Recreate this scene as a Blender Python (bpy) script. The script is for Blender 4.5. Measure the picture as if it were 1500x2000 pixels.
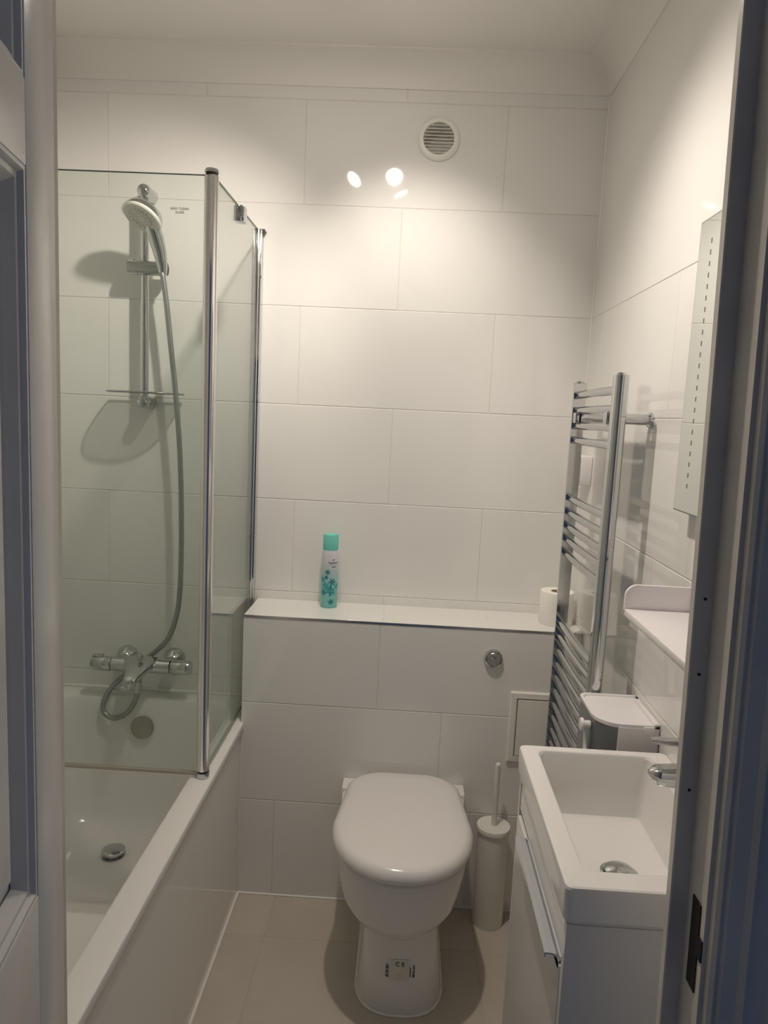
import bpy, bmesh, math, random
from mathutils import Vector, Matrix
random.seed(7)
PI = math.pi
scn = bpy.context.scene
COL = scn.collection
for o in list(bpy.data.objects): bpy.data.objects.remove(o)

# ------------------------------------------------------------------ camera
H = 1.5006                                    # eye height
RIGHT = Vector((0.99821576, 0.03691531, 0.04693136))
DOWN = Vector((0.05134722, -0.12954345, -0.99024338))
FWD = Vector((-0.03047549, 0.99088635, -0.13120782))
cam = bpy.data.cameras.new('camera')
cam.sensor_fit = 'VERTICAL'; cam.sensor_height = 24.0; cam.lens = 24.0 * 1418.8 / 2000.0
cam.clip_start = 0.02
camo = bpy.data.objects.new('camera', cam); COL.objects.link(camo)
m = Matrix.Identity(4)
for i in range(3):
    m[i][0] = RIGHT[i]; m[i][1] = -DOWN[i]; m[i][2] = -FWD[i]
m.translation = Vector((0, 0, H))
camo.matrix_world = m
scn.camera = camo

# ------------------------------------------------------------------ world and exposure
wd = bpy.data.worlds.new('world'); scn.world = wd; wd.use_nodes = True
wd.node_tree.nodes['Background'].inputs[0].default_value = (0.31, 0.44, 0.74, 1)   # dim cool daylight of the hall
wd.node_tree.nodes['Background'].inputs[1].default_value = 0.115
vs = scn.view_settings
vs.view_transform = 'Standard'; vs.look = 'None'; vs.gamma = 1.0; vs.use_curve_mapping = False
vs.exposure = 0.0
scn.cycles.max_bounces = 16; scn.cycles.diffuse_bounces = 8; scn.cycles.glossy_bounces = 6; scn.cycles.transparent_max_bounces = 24
LAMP_COL = (1.0, 0.895, 0.785)
LAMP_W = 36.0

# ------------------------------------------------------------------ main dimensions (metres)
XR, YB, YF, XB, XL = 0.5356, 2.2908, 2.0839, -0.468, -1.168
YN = 0.80                                      # inner face of the door wall
ZC = 2.538                                     # ceiling
ZLED = 0.895
XC = -0.3585                                   # tile joint phase on back wall
ROWS = [2.46, 2.422, 2.122, 1.822, 1.522, 1.222, 0.922]

# ------------------------------------------------------------------ materials
def mat(name, col, rough=0.5, metal=0.0, spec=0.5, noise=0.0, nscale=8.0, bump=0.0, bscale=60.0, coat=0.0, ior=1.5):
    mt = bpy.data.materials.new(name); mt.use_nodes = True
    nt = mt.node_tree; b = nt.nodes['Principled BSDF']
    b.inputs['Base Color'].default_value = (*col, 1)
    b.inputs['Roughness'].default_value = rough
    b.inputs['Metallic'].default_value = metal
    b.inputs['Specular IOR Level'].default_value = spec
    b.inputs['IOR'].default_value = ior
    b.inputs['Coat Weight'].default_value = coat
    b.inputs['Coat Roughness'].default_value = 0.03
    if noise or bump:
        tc = nt.nodes.new('ShaderNodeTexCoord')
    if noise:
        n = nt.nodes.new('ShaderNodeTexNoise'); n.inputs['Scale'].default_value = nscale; n.inputs['Detail'].default_value = 4
        r = nt.nodes.new('ShaderNodeValToRGB')
        r.color_ramp.elements[0].position = 0.3; r.color_ramp.elements[1].position = 0.7
        r.color_ramp.elements[0].color = (*[c * (1 - noise) for c in col], 1)
        r.color_ramp.elements[1].color = (*[min(1, c * (1 + noise * 0.6)) for c in col], 1)
        nt.links.new(tc.outputs['Object'], n.inputs['Vector'])
        nt.links.new(n.outputs['Fac'], r.inputs['Fac']); nt.links.new(r.outputs['Color'], b.inputs['Base Color'])
    if bump:
        n2 = nt.nodes.new('ShaderNodeTexNoise'); n2.inputs['Scale'].default_value = bscale; n2.inputs['Detail'].default_value = 2
        bp = nt.nodes.new('ShaderNodeBump'); bp.inputs['Strength'].default_value = bump; bp.inputs['Distance'].default_value = 0.002
        nt.links.new(tc.outputs['Object'], n2.inputs['Vector'])
        nt.links.new(n2.outputs['Fac'], bp.inputs['Height']); nt.links.new(bp.outputs['Normal'], b.inputs['Normal'])
    return mt

def glass_mat(name, tint, ior=1.5, rough=0.0, diffuse=0.0, dcol=(.9, .9, .9)):
    mt = bpy.data.materials.new(name); mt.use_nodes = True
    nt = mt.node_tree; nt.nodes.remove(nt.nodes['Principled BSDF'])
    out = nt.nodes['Material Output']
    t = nt.nodes.new('ShaderNodeBsdfTransparent'); t.inputs[0].default_value = (*tint, 1)
    g = nt.nodes.new('ShaderNodeBsdfGlossy'); g.inputs['Roughness'].default_value = rough
    fr = nt.nodes.new('ShaderNodeFresnel'); ge = nt.nodes.new('ShaderNodeNewGeometry')           # both faces of the pane reflect like the outside of glass
    mr = nt.nodes.new('ShaderNodeMapRange'); mr.inputs['To Min'].default_value = ior; mr.inputs['To Max'].default_value = 1 / ior
    nt.links.new(ge.outputs['Backfacing'], mr.inputs['Value']); nt.links.new(mr.outputs['Result'], fr.inputs['IOR'])
    mx = nt.nodes.new('ShaderNodeMixShader')
    nt.links.new(fr.outputs[0], mx.inputs[0]); nt.links.new(g.outputs[0], mx.inputs[2])
    if diffuse:
        d = nt.nodes.new('ShaderNodeBsdfDiffuse'); d.inputs[0].default_value = (*dcol, 1)
        m2 = nt.nodes.new('ShaderNodeMixShader'); m2.inputs[0].default_value = diffuse
        nt.links.new(t.outputs[0], m2.inputs[1]); nt.links.new(d.outputs[0], m2.inputs[2])
        nt.links.new(m2.outputs[0], mx.inputs[1])
    else:
        nt.links.new(t.outputs[0], mx.inputs[1])
    nt.links.new(mx.outputs[0], out.inputs['Surface'])
    return mt

def emit_mat(name, col, s):
    mt = bpy.data.materials.new(name); mt.use_nodes = True
    b = mt.node_tree.nodes['Principled BSDF']
    b.inputs['Base Color'].default_value = (*col, 1)
    b.inputs['Emission Color'].default_value = (*col, 1); b.inputs['Emission Strength'].default_value = s
    return mt

M = {}
M['tile'] = mat('gloss_tile', (.79, .78, .755), rough=.04, noise=.02, nscale=3, bump=.02, bscale=7, ior=1.56)
M['grout'] = mat('grout', (.70, .675, .63), rough=.8, noise=.06, nscale=40)
M['floor'] = mat('floor_tile', (.52, .475, .405), rough=.2, noise=.05, nscale=5, bump=.05, bscale=30)
M['floor_grout'] = mat('floor_grout', (.50, .46, .395), rough=.8, noise=.06, nscale=30)
M['seal'] = mat('white_sealant', (.83, .81, .77), rough=.35, noise=.04, nscale=30)
M['paint'] = mat('ceiling_paint', (.80, .775, .74), rough=.5, noise=.015, nscale=4, bump=.08, bscale=25)
M['hallpaint'] = mat('hall_paint', (.72, .72, .72), rough=.7)
M['gloss'] = mat('white_gloss_paint', (.74, .72, .69), rough=.24, noise=.03, nscale=14, bump=.12, bscale=35)
M['frame'] = mat('frame_paint', (.66, .62, .57), rough=.35, noise=.10, nscale=9, bump=.15, bscale=30)
M['chrome'] = mat('chrome', (.60, .61, .62), rough=.06, metal=1)
M['railchrome'] = mat('rail_chrome', (.60, .61, .62), rough=.07, metal=1)
M['satin'] = mat('satin_chrome', (.62, .61, .60), rough=.22, metal=1)
M['postchrome'] = mat('post_chrome', (.82, .81, .80), rough=.13, metal=1)
M['acrylic'] = mat('bath_acrylic', (.80, .79, .765), rough=.10, noise=.01)
M['panel'] = mat('bath_panel', (.78, .765, .73), rough=.07)
M['china'] = mat('china', (.82, .805, .785), rough=.07)
M['lid'] = mat('lid_plastic', (.79, .765, .745), rough=.16)
M['plastic'] = mat('white_plastic', (.82, .79, .80), rough=.35)
M['plasticw'] = mat('warm_white_plastic', (.80, .78, .72), rough=.4)
M['greyplastic'] = mat('grey_plastic', (.66, .63, .64), rough=.4)
M['smoke'] = mat('smoky_plastic', (.16, .17, .18), rough=.18)
M['gloss_white_door'] = mat('gloss_cabinet', (.76, .745, .72), rough=.06)
M['cabinet'] = mat('cabinet_side', (.74, .725, .715), rough=.3)
M['alu'] = mat('aluminium', (.74, .75, .79), rough=.30, metal=.75)
M['dark'] = mat('dark_gap', (.015, .015, .017), rough=.7)
M['rubber'] = mat('black_rubber', (.02, .02, .02), rough=.5)
M['dullmetal'] = mat('dull_metal', (.36, .35, .30), rough=.3, metal=.8)
M['hose'] = mat('grey_hose', (.34, .35, .35), rough=.28, metal=.6)
M['sealgrey'] = mat('seal_strip', (.46, .43, .36), rough=.4)
M['mirror'] = mat('mirror_glass', (.86, .90, .86), rough=.0, metal=1)
M['mirroredge'] = mat('mirror_edge', (.18, .19, .18), rough=.3)
M['dot'] = mat('led_dot', (.20, .20, .20), rough=.5)
M['glass'] = glass_mat('screen_glass', (.94, .967, .949))
M['glassedge'] = mat('glass_edge', (.14, .19, .16), rough=.15)
M['frosted'] = glass_mat('frosted_dish', (.90, .91, .90), diffuse=.22, rough=.15)
M['teal'] = mat('teal_plastic', (.17, .60, .53), rough=.35)
M['tealdark'] = mat('teal_print', (.01, .20, .24), rough=.3)
M['tealmid'] = mat('teal_print_mid', (.05, .36, .38), rough=.3)
M['ink'] = mat('ink', (.05, .045, .05), rough=.5)
M['paper'] = mat('tissue', (.88, .86, .80), rough=.95, bump=.3, bscale=120)
M['card'] = mat('cardboard', (.42, .33, .24), rough=.9)
M['sticker'] = mat('sticker', (.72, .71, .64), rough=.4)
M['brass'] = mat('dark_metal', (.02, .018, .015), rough=.6, metal=.3)
M['bronze'] = mat('lamp_metal', (.35, .29, .25), rough=.3, metal=.9)
M['ventw'] = mat('vent_plastic', (.78, .77, .72), rough=.4)
M['bulb'] = emit_mat('lamp_face', (1.0, .91, .80), 120.0)
def can_mat():
    mt = bpy.data.materials.new('can_print'); mt.use_nodes = True
    nt = mt.node_tree; b = nt.nodes['Principled BSDF']
    b.inputs['Roughness'].default_value = .28; b.inputs['Metallic'].default_value = .15
    tc = nt.nodes.new('ShaderNodeTexCoord'); sp = nt.nodes.new('ShaderNodeSeparateXYZ')
    n = nt.nodes.new('ShaderNodeTexNoise'); n.inputs['Scale'].default_value = 38
    ad = nt.nodes.new('ShaderNodeMath'); ad.operation = 'MULTIPLY_ADD'
    ad.inputs[1].default_value = 0.055; 
    r = nt.nodes.new('ShaderNodeValToRGB')
    e = r.color_ramp.elements
    e[0].position = .02; e[0].color = (.20, .52, .50, 1)
    e[1].position = .175; e[1].color = (.70, .70, .75, 1)
    a = e.new(.10); a.color = (.25, .55, .54, 1)
    nt.links.new(tc.outputs['Object'], sp.inputs[0]); nt.links.new(tc.outputs['Object'], n.inputs['Vector'])
    nt.links.new(n.outputs['Fac'], ad.inputs[0]); nt.links.new(sp.outputs['Z'], ad.inputs[2])
    nt.links.new(ad.outputs[0], r.inputs['Fac']); nt.links.new(r.outputs['Color'], b.inputs['Base Color'])
    return mt
M['can'] = can_mat()

# ------------------------------------------------------------------ builders
def finish(name, me, mt, parent, smooth, loc):
    if smooth is not None:
        for p in me.polygons: p.use_smooth = True
        me.set_sharp_from_angle(angle=math.radians(smooth))
    if mt: me.materials.append(M[mt])
    o = bpy.data.objects.new(name, me); COL.objects.link(o)
    if parent is not None:
        o.parent = parent
    o.location = loc
    return o

class MB:
    """collects geometry given in world coordinates"""
    def __init__(s): s.bm = bmesh.new()
    def box(s, x0, x1, y0, y1, z0, z1, bev=0, seg=2):
        bm = s.bm
        v = [bm.verts.new((x, y, z)) for x in (x0, x1) for y in (y0, y1) for z in (z0, z1)]
        fs = [bm.faces.new([v[i] for i in f]) for f in ((0, 1, 3, 2), (4, 6, 7, 5), (0, 4, 5, 1), (2, 3, 7, 6), (0, 2, 6, 4), (1, 5, 7, 3))]
        if bev:
            es = set(e for f in fs for e in f.edges)
            bmesh.ops.bevel(bm, geom=list(es), offset=bev, segments=seg, affect='EDGES', profile=.5, clamp_overlap=True)
        return s
    def loft(s, rings, cap0=True, cap1=True, closed=True):
        bm = s.bm
        R = [[bm.verts.new(p) for p in r] for r in rings]
        n = len(R[0])
        for a, b in zip(R, R[1:]):
            for i in range(n if closed else n - 1):
                j = (i + 1) % n
                try: bm.faces.new((a[i], a[j], b[j], b[i]))
                except ValueError: pass
        if cap0: bm.faces.new(R[0][::-1])
        if cap1: bm.faces.new(R[-1])
        return s
    def tube(s, pts, rad, n=12, caps=True):
        pts = [Vector(p) for p in pts]
        rad = rad if isinstance(rad, (list, tuple)) else [rad] * len(pts)
        rings = []; up = None
        for i, p in enumerate(pts):
            d = (pts[min(i + 1, len(pts) - 1)] - pts[max(i - 1, 0)]).normalized()
            if up is None:
                up = Vector((0, 0, 1)) if abs(d.z) < .9 else Vector((0, 1, 0))
            a = d.cross(up).normalized(); up = a.cross(d).normalized()
            rings.append([p + (a * math.cos(2 * PI * k / n) + up * math.sin(2 * PI * k / n)) * rad[i] for k in range(n)])
        return s.loft(rings, caps, caps)
    def lathe(s, c, axis, prof, n=28, caps=True):
        """prof: list of (radius, offset along axis)"""
        c = Vector(c); d = Vector(axis).normalized()
        t = Vector((0, 0, 1)) if abs(d.z) < .9 else Vector((0, 1, 0))
        a = d.cross(t).normalized(); b = a.cross(d).normalized()
        rings = [[c + d * h + (a * math.cos(2 * PI * k / n) + b * math.sin(2 * PI * k / n)) * max(r, 1e-5) for k in range(n)] for r, h in prof]
        return s.loft(rings, caps, caps)
    def prism(s, poly, z0, z1, bev=0, seg=2):
        """polygon in XY extruded along Z"""
        before = set(s.bm.edges)
        s.loft([[(x, y, z0) for x, y in poly], [(x, y, z1) for x, y in poly]])
        if bev:
            es = [e for e in s.bm.edges if e not in before]
            es = [e for e in es if abs(e.verts[0].co.z - e.verts[1].co.z) < 1e-6]
            bmesh.ops.bevel(s.bm, geom=es, offset=bev, segments=seg, affect='EDGES', profile=.5, clamp_overlap=True)
        return s
    def extr(s, poly, axis, a0, a1):
        """polygon in the plane across axis 'X' (y,z) or 'Y' (x,z), extruded along it"""
        f = (lambda p, a: (a, p[0], p[1])) if axis == 'X' else (lambda p, a: (p[0], a, p[1]))
        return s.loft([[f(p, a0) for p in poly], [f(p, a1) for p in poly]])
    def build(s, name, mt, parent=None, smooth=None):
        bm = s.bm
        bmesh.ops.remove_doubles(bm, verts=bm.verts, dist=1e-6)
        bmesh.ops.recalc_face_normals(bm, faces=bm.faces)
        org = Vector((0, 0, 0))
        if parent is not None:
            p = parent
            while p is not None: org += p.location; p = p.parent
        elif len(bm.verts):
            xs = [v.co for v in bm.verts]
            org = Vector((sum(v.x for v in xs) / len(xs), sum(v.y for v in xs) / len(xs), min(v.z for v in xs)))
        for v in bm.verts: v.co -= org
        me = bpy.data.meshes.new(name); bm.to_mesh(me); bm.free()
        return finish(name, me, mt, parent, smooth, (0, 0, 0) if parent is not None else org)

def tag(o, label, cat, group=None, kind=None):
    o['label'] = label; o['category'] = cat
    if group: o['group'] = group
    if kind: o['kind'] = kind
    return o
def thing(name, label, cat, loc, group=None, kind=None):
    o = bpy.data.objects.new(name, None); COL.objects.link(o); o.location = loc
    o.empty_display_size = .05
    return tag(o, label, cat, group, kind)
def rrect(x0, x1, y0, y1, r, n=6):
    pts = []
    for cx, cy, a0 in ((x1 - r, y1 - r, 0), (x0 + r, y1 - r, PI / 2), (x0 + r, y0 + r, PI), (x1 - r, y0 + r, 1.5 * PI)):
        for k in range(n + 1):
            a = a0 + PI / 2 * k / n
            pts.append((cx + r * math.cos(a), cy + r * math.sin(a)))
    return pts
def text_mesh(body, size, depth=0.0, align='CENTER'):
    cu = bpy.data.curves.new('t', 'FONT'); cu.body = body; cu.size = size; cu.align_x = align; cu.extrude = depth
    cu.resolution_u = 3; cu.offset = size * .02
    o = bpy.data.objects.new('t', cu); COL.objects.link(o)
    dg = bpy.context.evaluated_depsgraph_get(); dg.update()
    me = bpy.data.meshes.new_from_object(o.evaluated_get(dg))
    bpy.data.objects.remove(o); bpy.data.curves.remove(cu)
    return me

# tiles: a thin slab with chamfered edges, front face on the wall plane
G = 0.0011                                      # half joint
def tile_mesh(w, h, t=.0035, c=.0011):
    key = (round(w, 4), round(h, 4))
    if key in tile_mesh.cache: return tile_mesh.cache[key]
    x, y = w / 2, h / 2
    vs_ = [(-x, -y, -t), (x, -y, -t), (x, y, -t), (-x, y, -t), (-x, -y, -c), (x, -y, -c), (x, y, -c), (-x, y, -c),
           (-x + c, -y + c, 0), (x - c, -y + c, 0), (x - c, y - c, 0), (-x + c, y - c, 0)]
    fs = [(8, 9, 10, 11)] + [(a, (a + 1) % 4, (a + 1) % 4 + 4, a + 4) for a in range(4)] + [(a + 4, (a + 1) % 4 + 4, (a + 1) % 4 + 8, a + 8) for a in range(4)]
    me = bpy.data.meshes.new('tile'); me.from_pydata(vs_, [], fs); me.update()
    tile_mesh.cache[key] = me
    return me
tile_mesh.cache = {}
def put_tile(parent, plane, a0, a1, b0, b1, at, mt='tile', jit=.0002):
    """plane: 'Y-' faces -Y (a=x,b=z); 'X-' faces -X (a=y,b=z); 'X+' ; 'Y+'; 'Z+' floor (a=x,b=y)"""
    w, h = a1 - a0 - 2 * G, b1 - b0 - 2 * G
    if w < .006 or h < .006: return
    me = tile_mesh(w, h)
    if not me.materials: me.materials.append(M[mt])
    if me.materials[0] != M[mt]:
        me = me.copy(); me.materials[0] = M[mt]
    o = bpy.data.objects.new('tile', me); COL.objects.link(o)
    ca, cb = (a0 + a1) / 2, (b0 + b1) / 2
    ax = {'Y-': (Vector((1, 0, 0)), Vector((0, 0, 1)), Vector((0, -1, 0)), Vector((ca, at, cb))),
          'Y+': (Vector((-1, 0, 0)), Vector((0, 0, 1)), Vector((0, 1, 0)), Vector((ca, at, cb))),
          'X-': (Vector((0, -1, 0)), Vector((0, 0, 1)), Vector((-1, 0, 0)), Vector((at, ca, cb))),
          'X+': (Vector((0, 1, 0)), Vector((0, 0, 1)), Vector((1, 0, 0)), Vector((at, ca, cb))),
          'Z+': (Vector((1, 0, 0)), Vector((0, 1, 0)), Vector((0, 0, 1)), Vector((ca, cb, at)))}[plane]
    u, v, n, c = ax
    n2 = (n + u * random.uniform(-1, 1) * .0012 + v * random.uniform(-1, 1) * .0012).normalized()
    u2 = v.cross(n2).normalized(); v2 = n2.cross(u2)
    mm = Matrix.Identity(4)
    for i in range(3): mm[i][0] = u2[i]; mm[i][1] = v2[i]; mm[i][2] = n2[i]
    mm.translation = c + n * random.uniform(-jit, jit) - parent.location
    o.parent = parent; o.matrix_local = mm
def tile_rows(parent, plane, a0, a1, rows, phases, at, pitch=.6, mt='tile'):
    for (zt, zb), ph in zip(zip(rows, rows[1:]), phases):
        xs = [a0]
        k = math.ceil((a0 + .001 - ph) / pitch)
        while ph + k * pitch < a1 - .001:
            xs.append(ph + k * pitch); k += 1
        xs.append(a1)
        for p, q in zip(xs, xs[1:]):
            put_tile(parent, plane, p, q, zb, zt, at, mt)

# ------------------------------------------------------------------ room shell
REC = .0012                                     # grout recess
def slab(name, label, *b, mt='grout', cat='wall'):
    o = MB().box(*b).build(name, mt)
    return tag(o, label, cat, kind='structure')
floor = slab('floor', 'beige matt tiled bathroom floor', XL - .1, XR + .1, YN - .08, YB + .1, -.08, -REC, mt='floor_grout', cat='floor')
ys = [.70 + .0, 1.30, 1.90, 2.12]
xs = [XL, -.954, -.346, .262, XR]
for (p, q) in zip(xs, xs[1:]):
    for (r, s_) in zip(ys, ys[1:]):
        if q <= -.9: continue
        put_tile(floor, 'Z+', p, q, r + (.02 if r == .70 else 0), s_, 0, 'floor')
ceil = slab('ceiling', 'plain off white painted ceiling', XL - .1, XR + .1, YN - .1, YB + .1, ZC, ZC + .06, mt='paint', cat='ceiling')
wb = slab('wall_back', 'back wall of large glossy white tiles behind the toilet and bath', XL - .1, XR + .1, YB + REC, YB + .1, 0, ZC)
tile_rows(wb, 'Y-', XL, XR, ROWS + [.622, .50], [XC + .3, XC, XC + .3, XC, XC + .3, XC, XC + .3, XC - .22], YB)
VX, VZ, VR = .040, 2.3227, .0455
cut = MB().lathe((VX, YB - .02, VZ), (0, 1, 0), [(VR, 0), (VR, .10)], 40).build('cut', None)
bo = wb.modifiers.new('duct', 'BOOLEAN'); bo.operation = 'DIFFERENCE'; bo.object = cut; bo.solver = 'EXACT'
bpy.context.view_layer.update()
dg_ = bpy.context.evaluated_depsgraph_get()
nm = bpy.data.meshes.new_from_object(wb.evaluated_get(dg_)); wb.modifiers.clear(); wb.data = nm
bpy.data.objects.remove(cut)
for t in [c for c in wb.children if abs(c.matrix_local.translation.x + wb.location.x - (XC + .3)) < .05 and abs(c.matrix_local.translation.z + wb.location.z - 2.272) < .05]:
    bpy.data.objects.remove(t)                  # this tile is rebuilt with a round hole for the duct
tx0, tx1, tz0, tz1 = XC + G, XC + .6 - G, 2.122 + G, 2.422 - G
angs = sorted([2 * PI * k / 48 for k in range(48)] + [math.atan2(z - VZ, x - VX) % (2 * PI) for x in (tx0, tx1) for z in (tz0, tz1)])
def on_rect(a, e):
    dx, dz = math.cos(a), math.sin(a)
    k = min([((tx1 - e if dx > 0 else tx0 + e) - VX) / dx if abs(dx) > 1e-9 else 9e9, ((tz1 - e if dz > 0 else tz0 + e) - VZ) / dz if abs(dz) > 1e-9 else 9e9])
    return VX + dx * k, VZ + dz * k
rg = lambda e, y: [(p[0], y, p[1]) for p in (on_rect(a, e) for a in angs)]
cr = lambda y: [(VX + VR * math.cos(a), y, VZ + VR * math.sin(a)) for a in angs]
MB().loft([rg(0, YB + .0035), rg(0, YB + .0011), rg(.0011, YB), cr(YB), cr(YB + .0035)], False, False).build('tile', 'tile', wb)
wr = slab('wall_right', 'right wall of large glossy white tiles with the towel rail', XR + REC, XR + .1, YN - .1, YB, 0, ZC)
put_tile(wr, 'X-', YN, YB, 1.822, 2.46, XR)
tile_rows(wr, 'X-', YN, YB, ROWS[3:] + [.622, .322, 0], [1.557, 1.257, 1.557, 1.257, 1.557, 1.257], XR)
wl = slab('wall_left', 'left wall of glossy white tiles along the bath', XL - .1, XL - REC, YN - .1, YB, 0, ZC)
tile_rows(wl, 'X+', YN, YB, ROWS + [.622, .50], [1.25, 1.55] * 4, XL)
# tiled boxing in front of the cistern
wc = MB().box(XB + REC, XR, YF + REC, YB + REC, 0, ZLED - REC).build('wall_boxing', 'grout')
tag(wc, 'low tiled boxing with a ledge behind the toilet', 'wall', kind='structure')
BR = [ZLED - .004, .6265, .3143, .0]
def box_row(zt, zb, joints):
    e = [XB] + joints + [XR]
    for p, q in zip(e, e[1:]): put_tile(wc, 'Y-', p, q, zb, zt, YF)
box_row(BR[0], BR[1], [-.0591]); box_row(BR[1], BR[2], [.1375]); box_row(BR[2], BR[3], [-.36, .24])
for p, q in zip([XB, -.163, -.0525, .266], [-.163, -.0525, .266, XR]):
    put_tile(wc, 'Z+', p, q, YF + .003, YB - .001, ZLED)
MB().box(XB, XR, YF - .0012, YF + .003, ZLED - .006, ZLED + .0006).build('edge_trim', 'satin', wc)

# door wall with the opening (hall side at YO)
YO, YS, YR = .712, .782, .734                   # hall face, stop edge, rebate edge
def wallpart(name, label, *b): 
    o = MB().box(*b).build(name, 'hallpaint'); return tag(o, label, 'wall', kind='structure')
wn = MB().box(XL - .1, -.435, YO + .012, YN, 0, ZC).box(.375, XR + .1, YO + .012, YN, 0, ZC).box(-.435, .375, YO + .012, YN, 2.06, ZC).build('wall_front', 'hallpaint')
tag(wn, 'plastered wall around the doorway', 'wall', kind='structure')

# coving: hollow quarter profile
def cove(n=7, d=.0805):
    pts = [(0, 0)]
    pts += [(d, 0), (d, -.004)]
    for k in range(n + 1):
        a = PI / 2 * k / n
        pts.append((d - (d - .006) * math.sin(a) , -.004 - (d - .008) * (1 - math.cos(a))))
    pts += [(0.004, -d), (0, -d)]
    return pts
cv = cove()
t1 = MB().loft([[(x, YB - u, ZC + w) for u, w in cv] for x in (XL, XR)]).build('trim_1', 'paint', None, 40)
tag(t1, 'off white plaster coving above the back wall', 'coving', kind='structure')
t2 = MB().loft([[(XR - u, y, ZC + w) for u, w in cv] for y in (YN, YB)]).build('trim_2', 'paint', None, 40)
tag(t2, 'off white plaster coving above the towel rail wall', 'coving', kind='structure')
t3 = MB().loft([[(XL + u, y, ZC + w) for u, w in cv] for y in (YN, YB)]).build('trim_3', 'paint', None, 40)
tag(t3, 'off white plaster coving above the bath wall', 'coving', kind='structure')
# sealant beads
def bead(name, label, pts, r=.0035):
    return tag(MB().tube(pts, r, 8).build(name, 'seal', None, 60), label, 'sealant', kind='structure')
bead('trim_4', 'white sealant bead between boxing and floor tiles', [(XB, YF - .001, .0015), (XR, YF - .001, .0015)])
bead('trim_5', 'white sealant bead between bath panel and floor tiles', [(XB + .003, YN, .0015), (XB + .003, YF, .0015)], .005)
bead('trim_6', 'white sealant bead in the corner of back and right wall', [(XR - .001, YB - .001, ZLED), (XR - .001, YB - .001, 2.46)], .0035)
bead('trim_7', 'white sealant bead between bath panel and boxing', [(XB + .002, YF - .001, 0), (XB + .002, YF - .001, .53)], .003)
bead('trim_8', 'white sealant bead between bath rim and end wall tiles', [(XL, YB - .003, .563), (XB - .03, YB - .003, .563)], .005)

# ------------------------------------------------------------------ door frame and door
def lean(z): return -.0220 * (z - 1.41)         # the latch side of the old frame leans
tr = thing('trim_9', 'worn painted door frame on the latch side with moulded architrave', 'door frame', (.311, YO, 0), kind='structure')
def jamb(poly, name, mt, parent, z0=0, z1=2.06):
    return MB().loft([[(x + lean(z), y, z) for x, y in poly] for z in (z0, z1)]).build(name, mt, parent)
jamb([(.316, .7945), (.317, .795), (.380, .795), (.380, YR), (.336, YR), (.336, YS), (.3175, YS), (.316, YS + .0012)], 'lining', 'frame', tr)
jamb([(.341, YR), (.341, .724), (.345, .720), (.349, .722), (.352, .718), (.367, .715), (.373, .710), (.379, .714), (.397, .712), (.403, .706), (.410, .711), (.430, .710), (.430, YR)], 'architrave', 'frame', tr)
# strike plate
def leanbox(x0, x1, y0, y1, z0, z1, name, mt, parent):
    return MB().loft([[(x + lean(z), y, z) for x, y in ((x0, y0), (x1, y0), (x1, y1), (x0, y1))] for z in (z0, z1)]).build(name, mt, parent)
leanbox(.3345, .3365, .745, .766, .88, .985, 'strike_plate', 'brass', tr)
leanbox(.3343, .3365, .7345, .746, .925, .95, 'strike_lip', 'brass', tr)
for z_, y_ in ((1.235, .7815), (1.10, .7815), (1.32, .7815)):
    MB().lathe((.327 + lean(z_), y_, z_), (0, -1, 0), [(.0018, 0), (.0018, .0004)], 8).build('paint_chip', 'dark', tr)
tl = thing('trim_10', 'painted door frame on the hinge side', 'door frame', (-.391, YO, 0), kind='structure')
MB().prism([(-.391, .805), (-.435, .805), (-.435, YR), (-.411, YR), (-.411, YS), (-.391, YS)], 0, 2.06).build('lining', 'frame', tl)
MB().prism([(-.4165, YR), (-.4165, .716), (-.43, .710), (-.47, .704), (-.50, .704), (-.50, YR)], 0, 2.12).build('architrave', 'frame', tl)
th = thing('trim_11', 'painted head of the door frame', 'door frame', (0, YO, 2.02), kind='structure')
MB().box(-.435, .375, YS, .805, 2.03, 2.06).box(-.435, .375, YR, YS, 2.045, 2.06).build('lining', 'frame', th)

door = thing('door_1', 'white gloss panelled door standing open against the bath side', 'door', (0, 0, 0), kind='structure')
ang = math.radians(80.0)
ddir = Vector((math.cos(ang), -math.sin(ang), 0)); dth = Vector((math.sin(ang), math.cos(ang), 0))
pin = Vector((-.4045, .712, 0)); T0, T1 = .008, .0525
DW, DH = .711, 1.99
door.location = pin
def dpt(s, t, z): return pin + ddir * s + dth * t + Vector((0, 0, z))
def dbox(s0, s1, z0, z1, t0, t1, name, mt='gloss', bev=.0015):
    b = MB()
    ring = lambda z, e=0: [dpt(s, t, z) for s, t in ((s0, t0), (s1, t0), (s1, t1), (s0, t1))]
    b.loft([ring(z0), ring(z1)])
    bmesh.ops.bevel(b.bm, geom=list(b.bm.edges), offset=bev, segments=2, affect='EDGES', profile=.5)
    return b.build(name, mt, door, 40)
S0, S1, SM0, SM1 = .002, .081, .31, .40         # stile widths
dbox(S0, S1, .008, DH, T0, T1, 'stile'); dbox(DW - .098, DW, .008, DH, T0, T1, 'stile')
zr = [(.008, .22), (.86, 1.022), (1.697, 1.768), (1.90, DH)]
for a, b_ in zr: dbox(S1, DW - .098, a, b_, T0, T1, 'rail')
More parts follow.
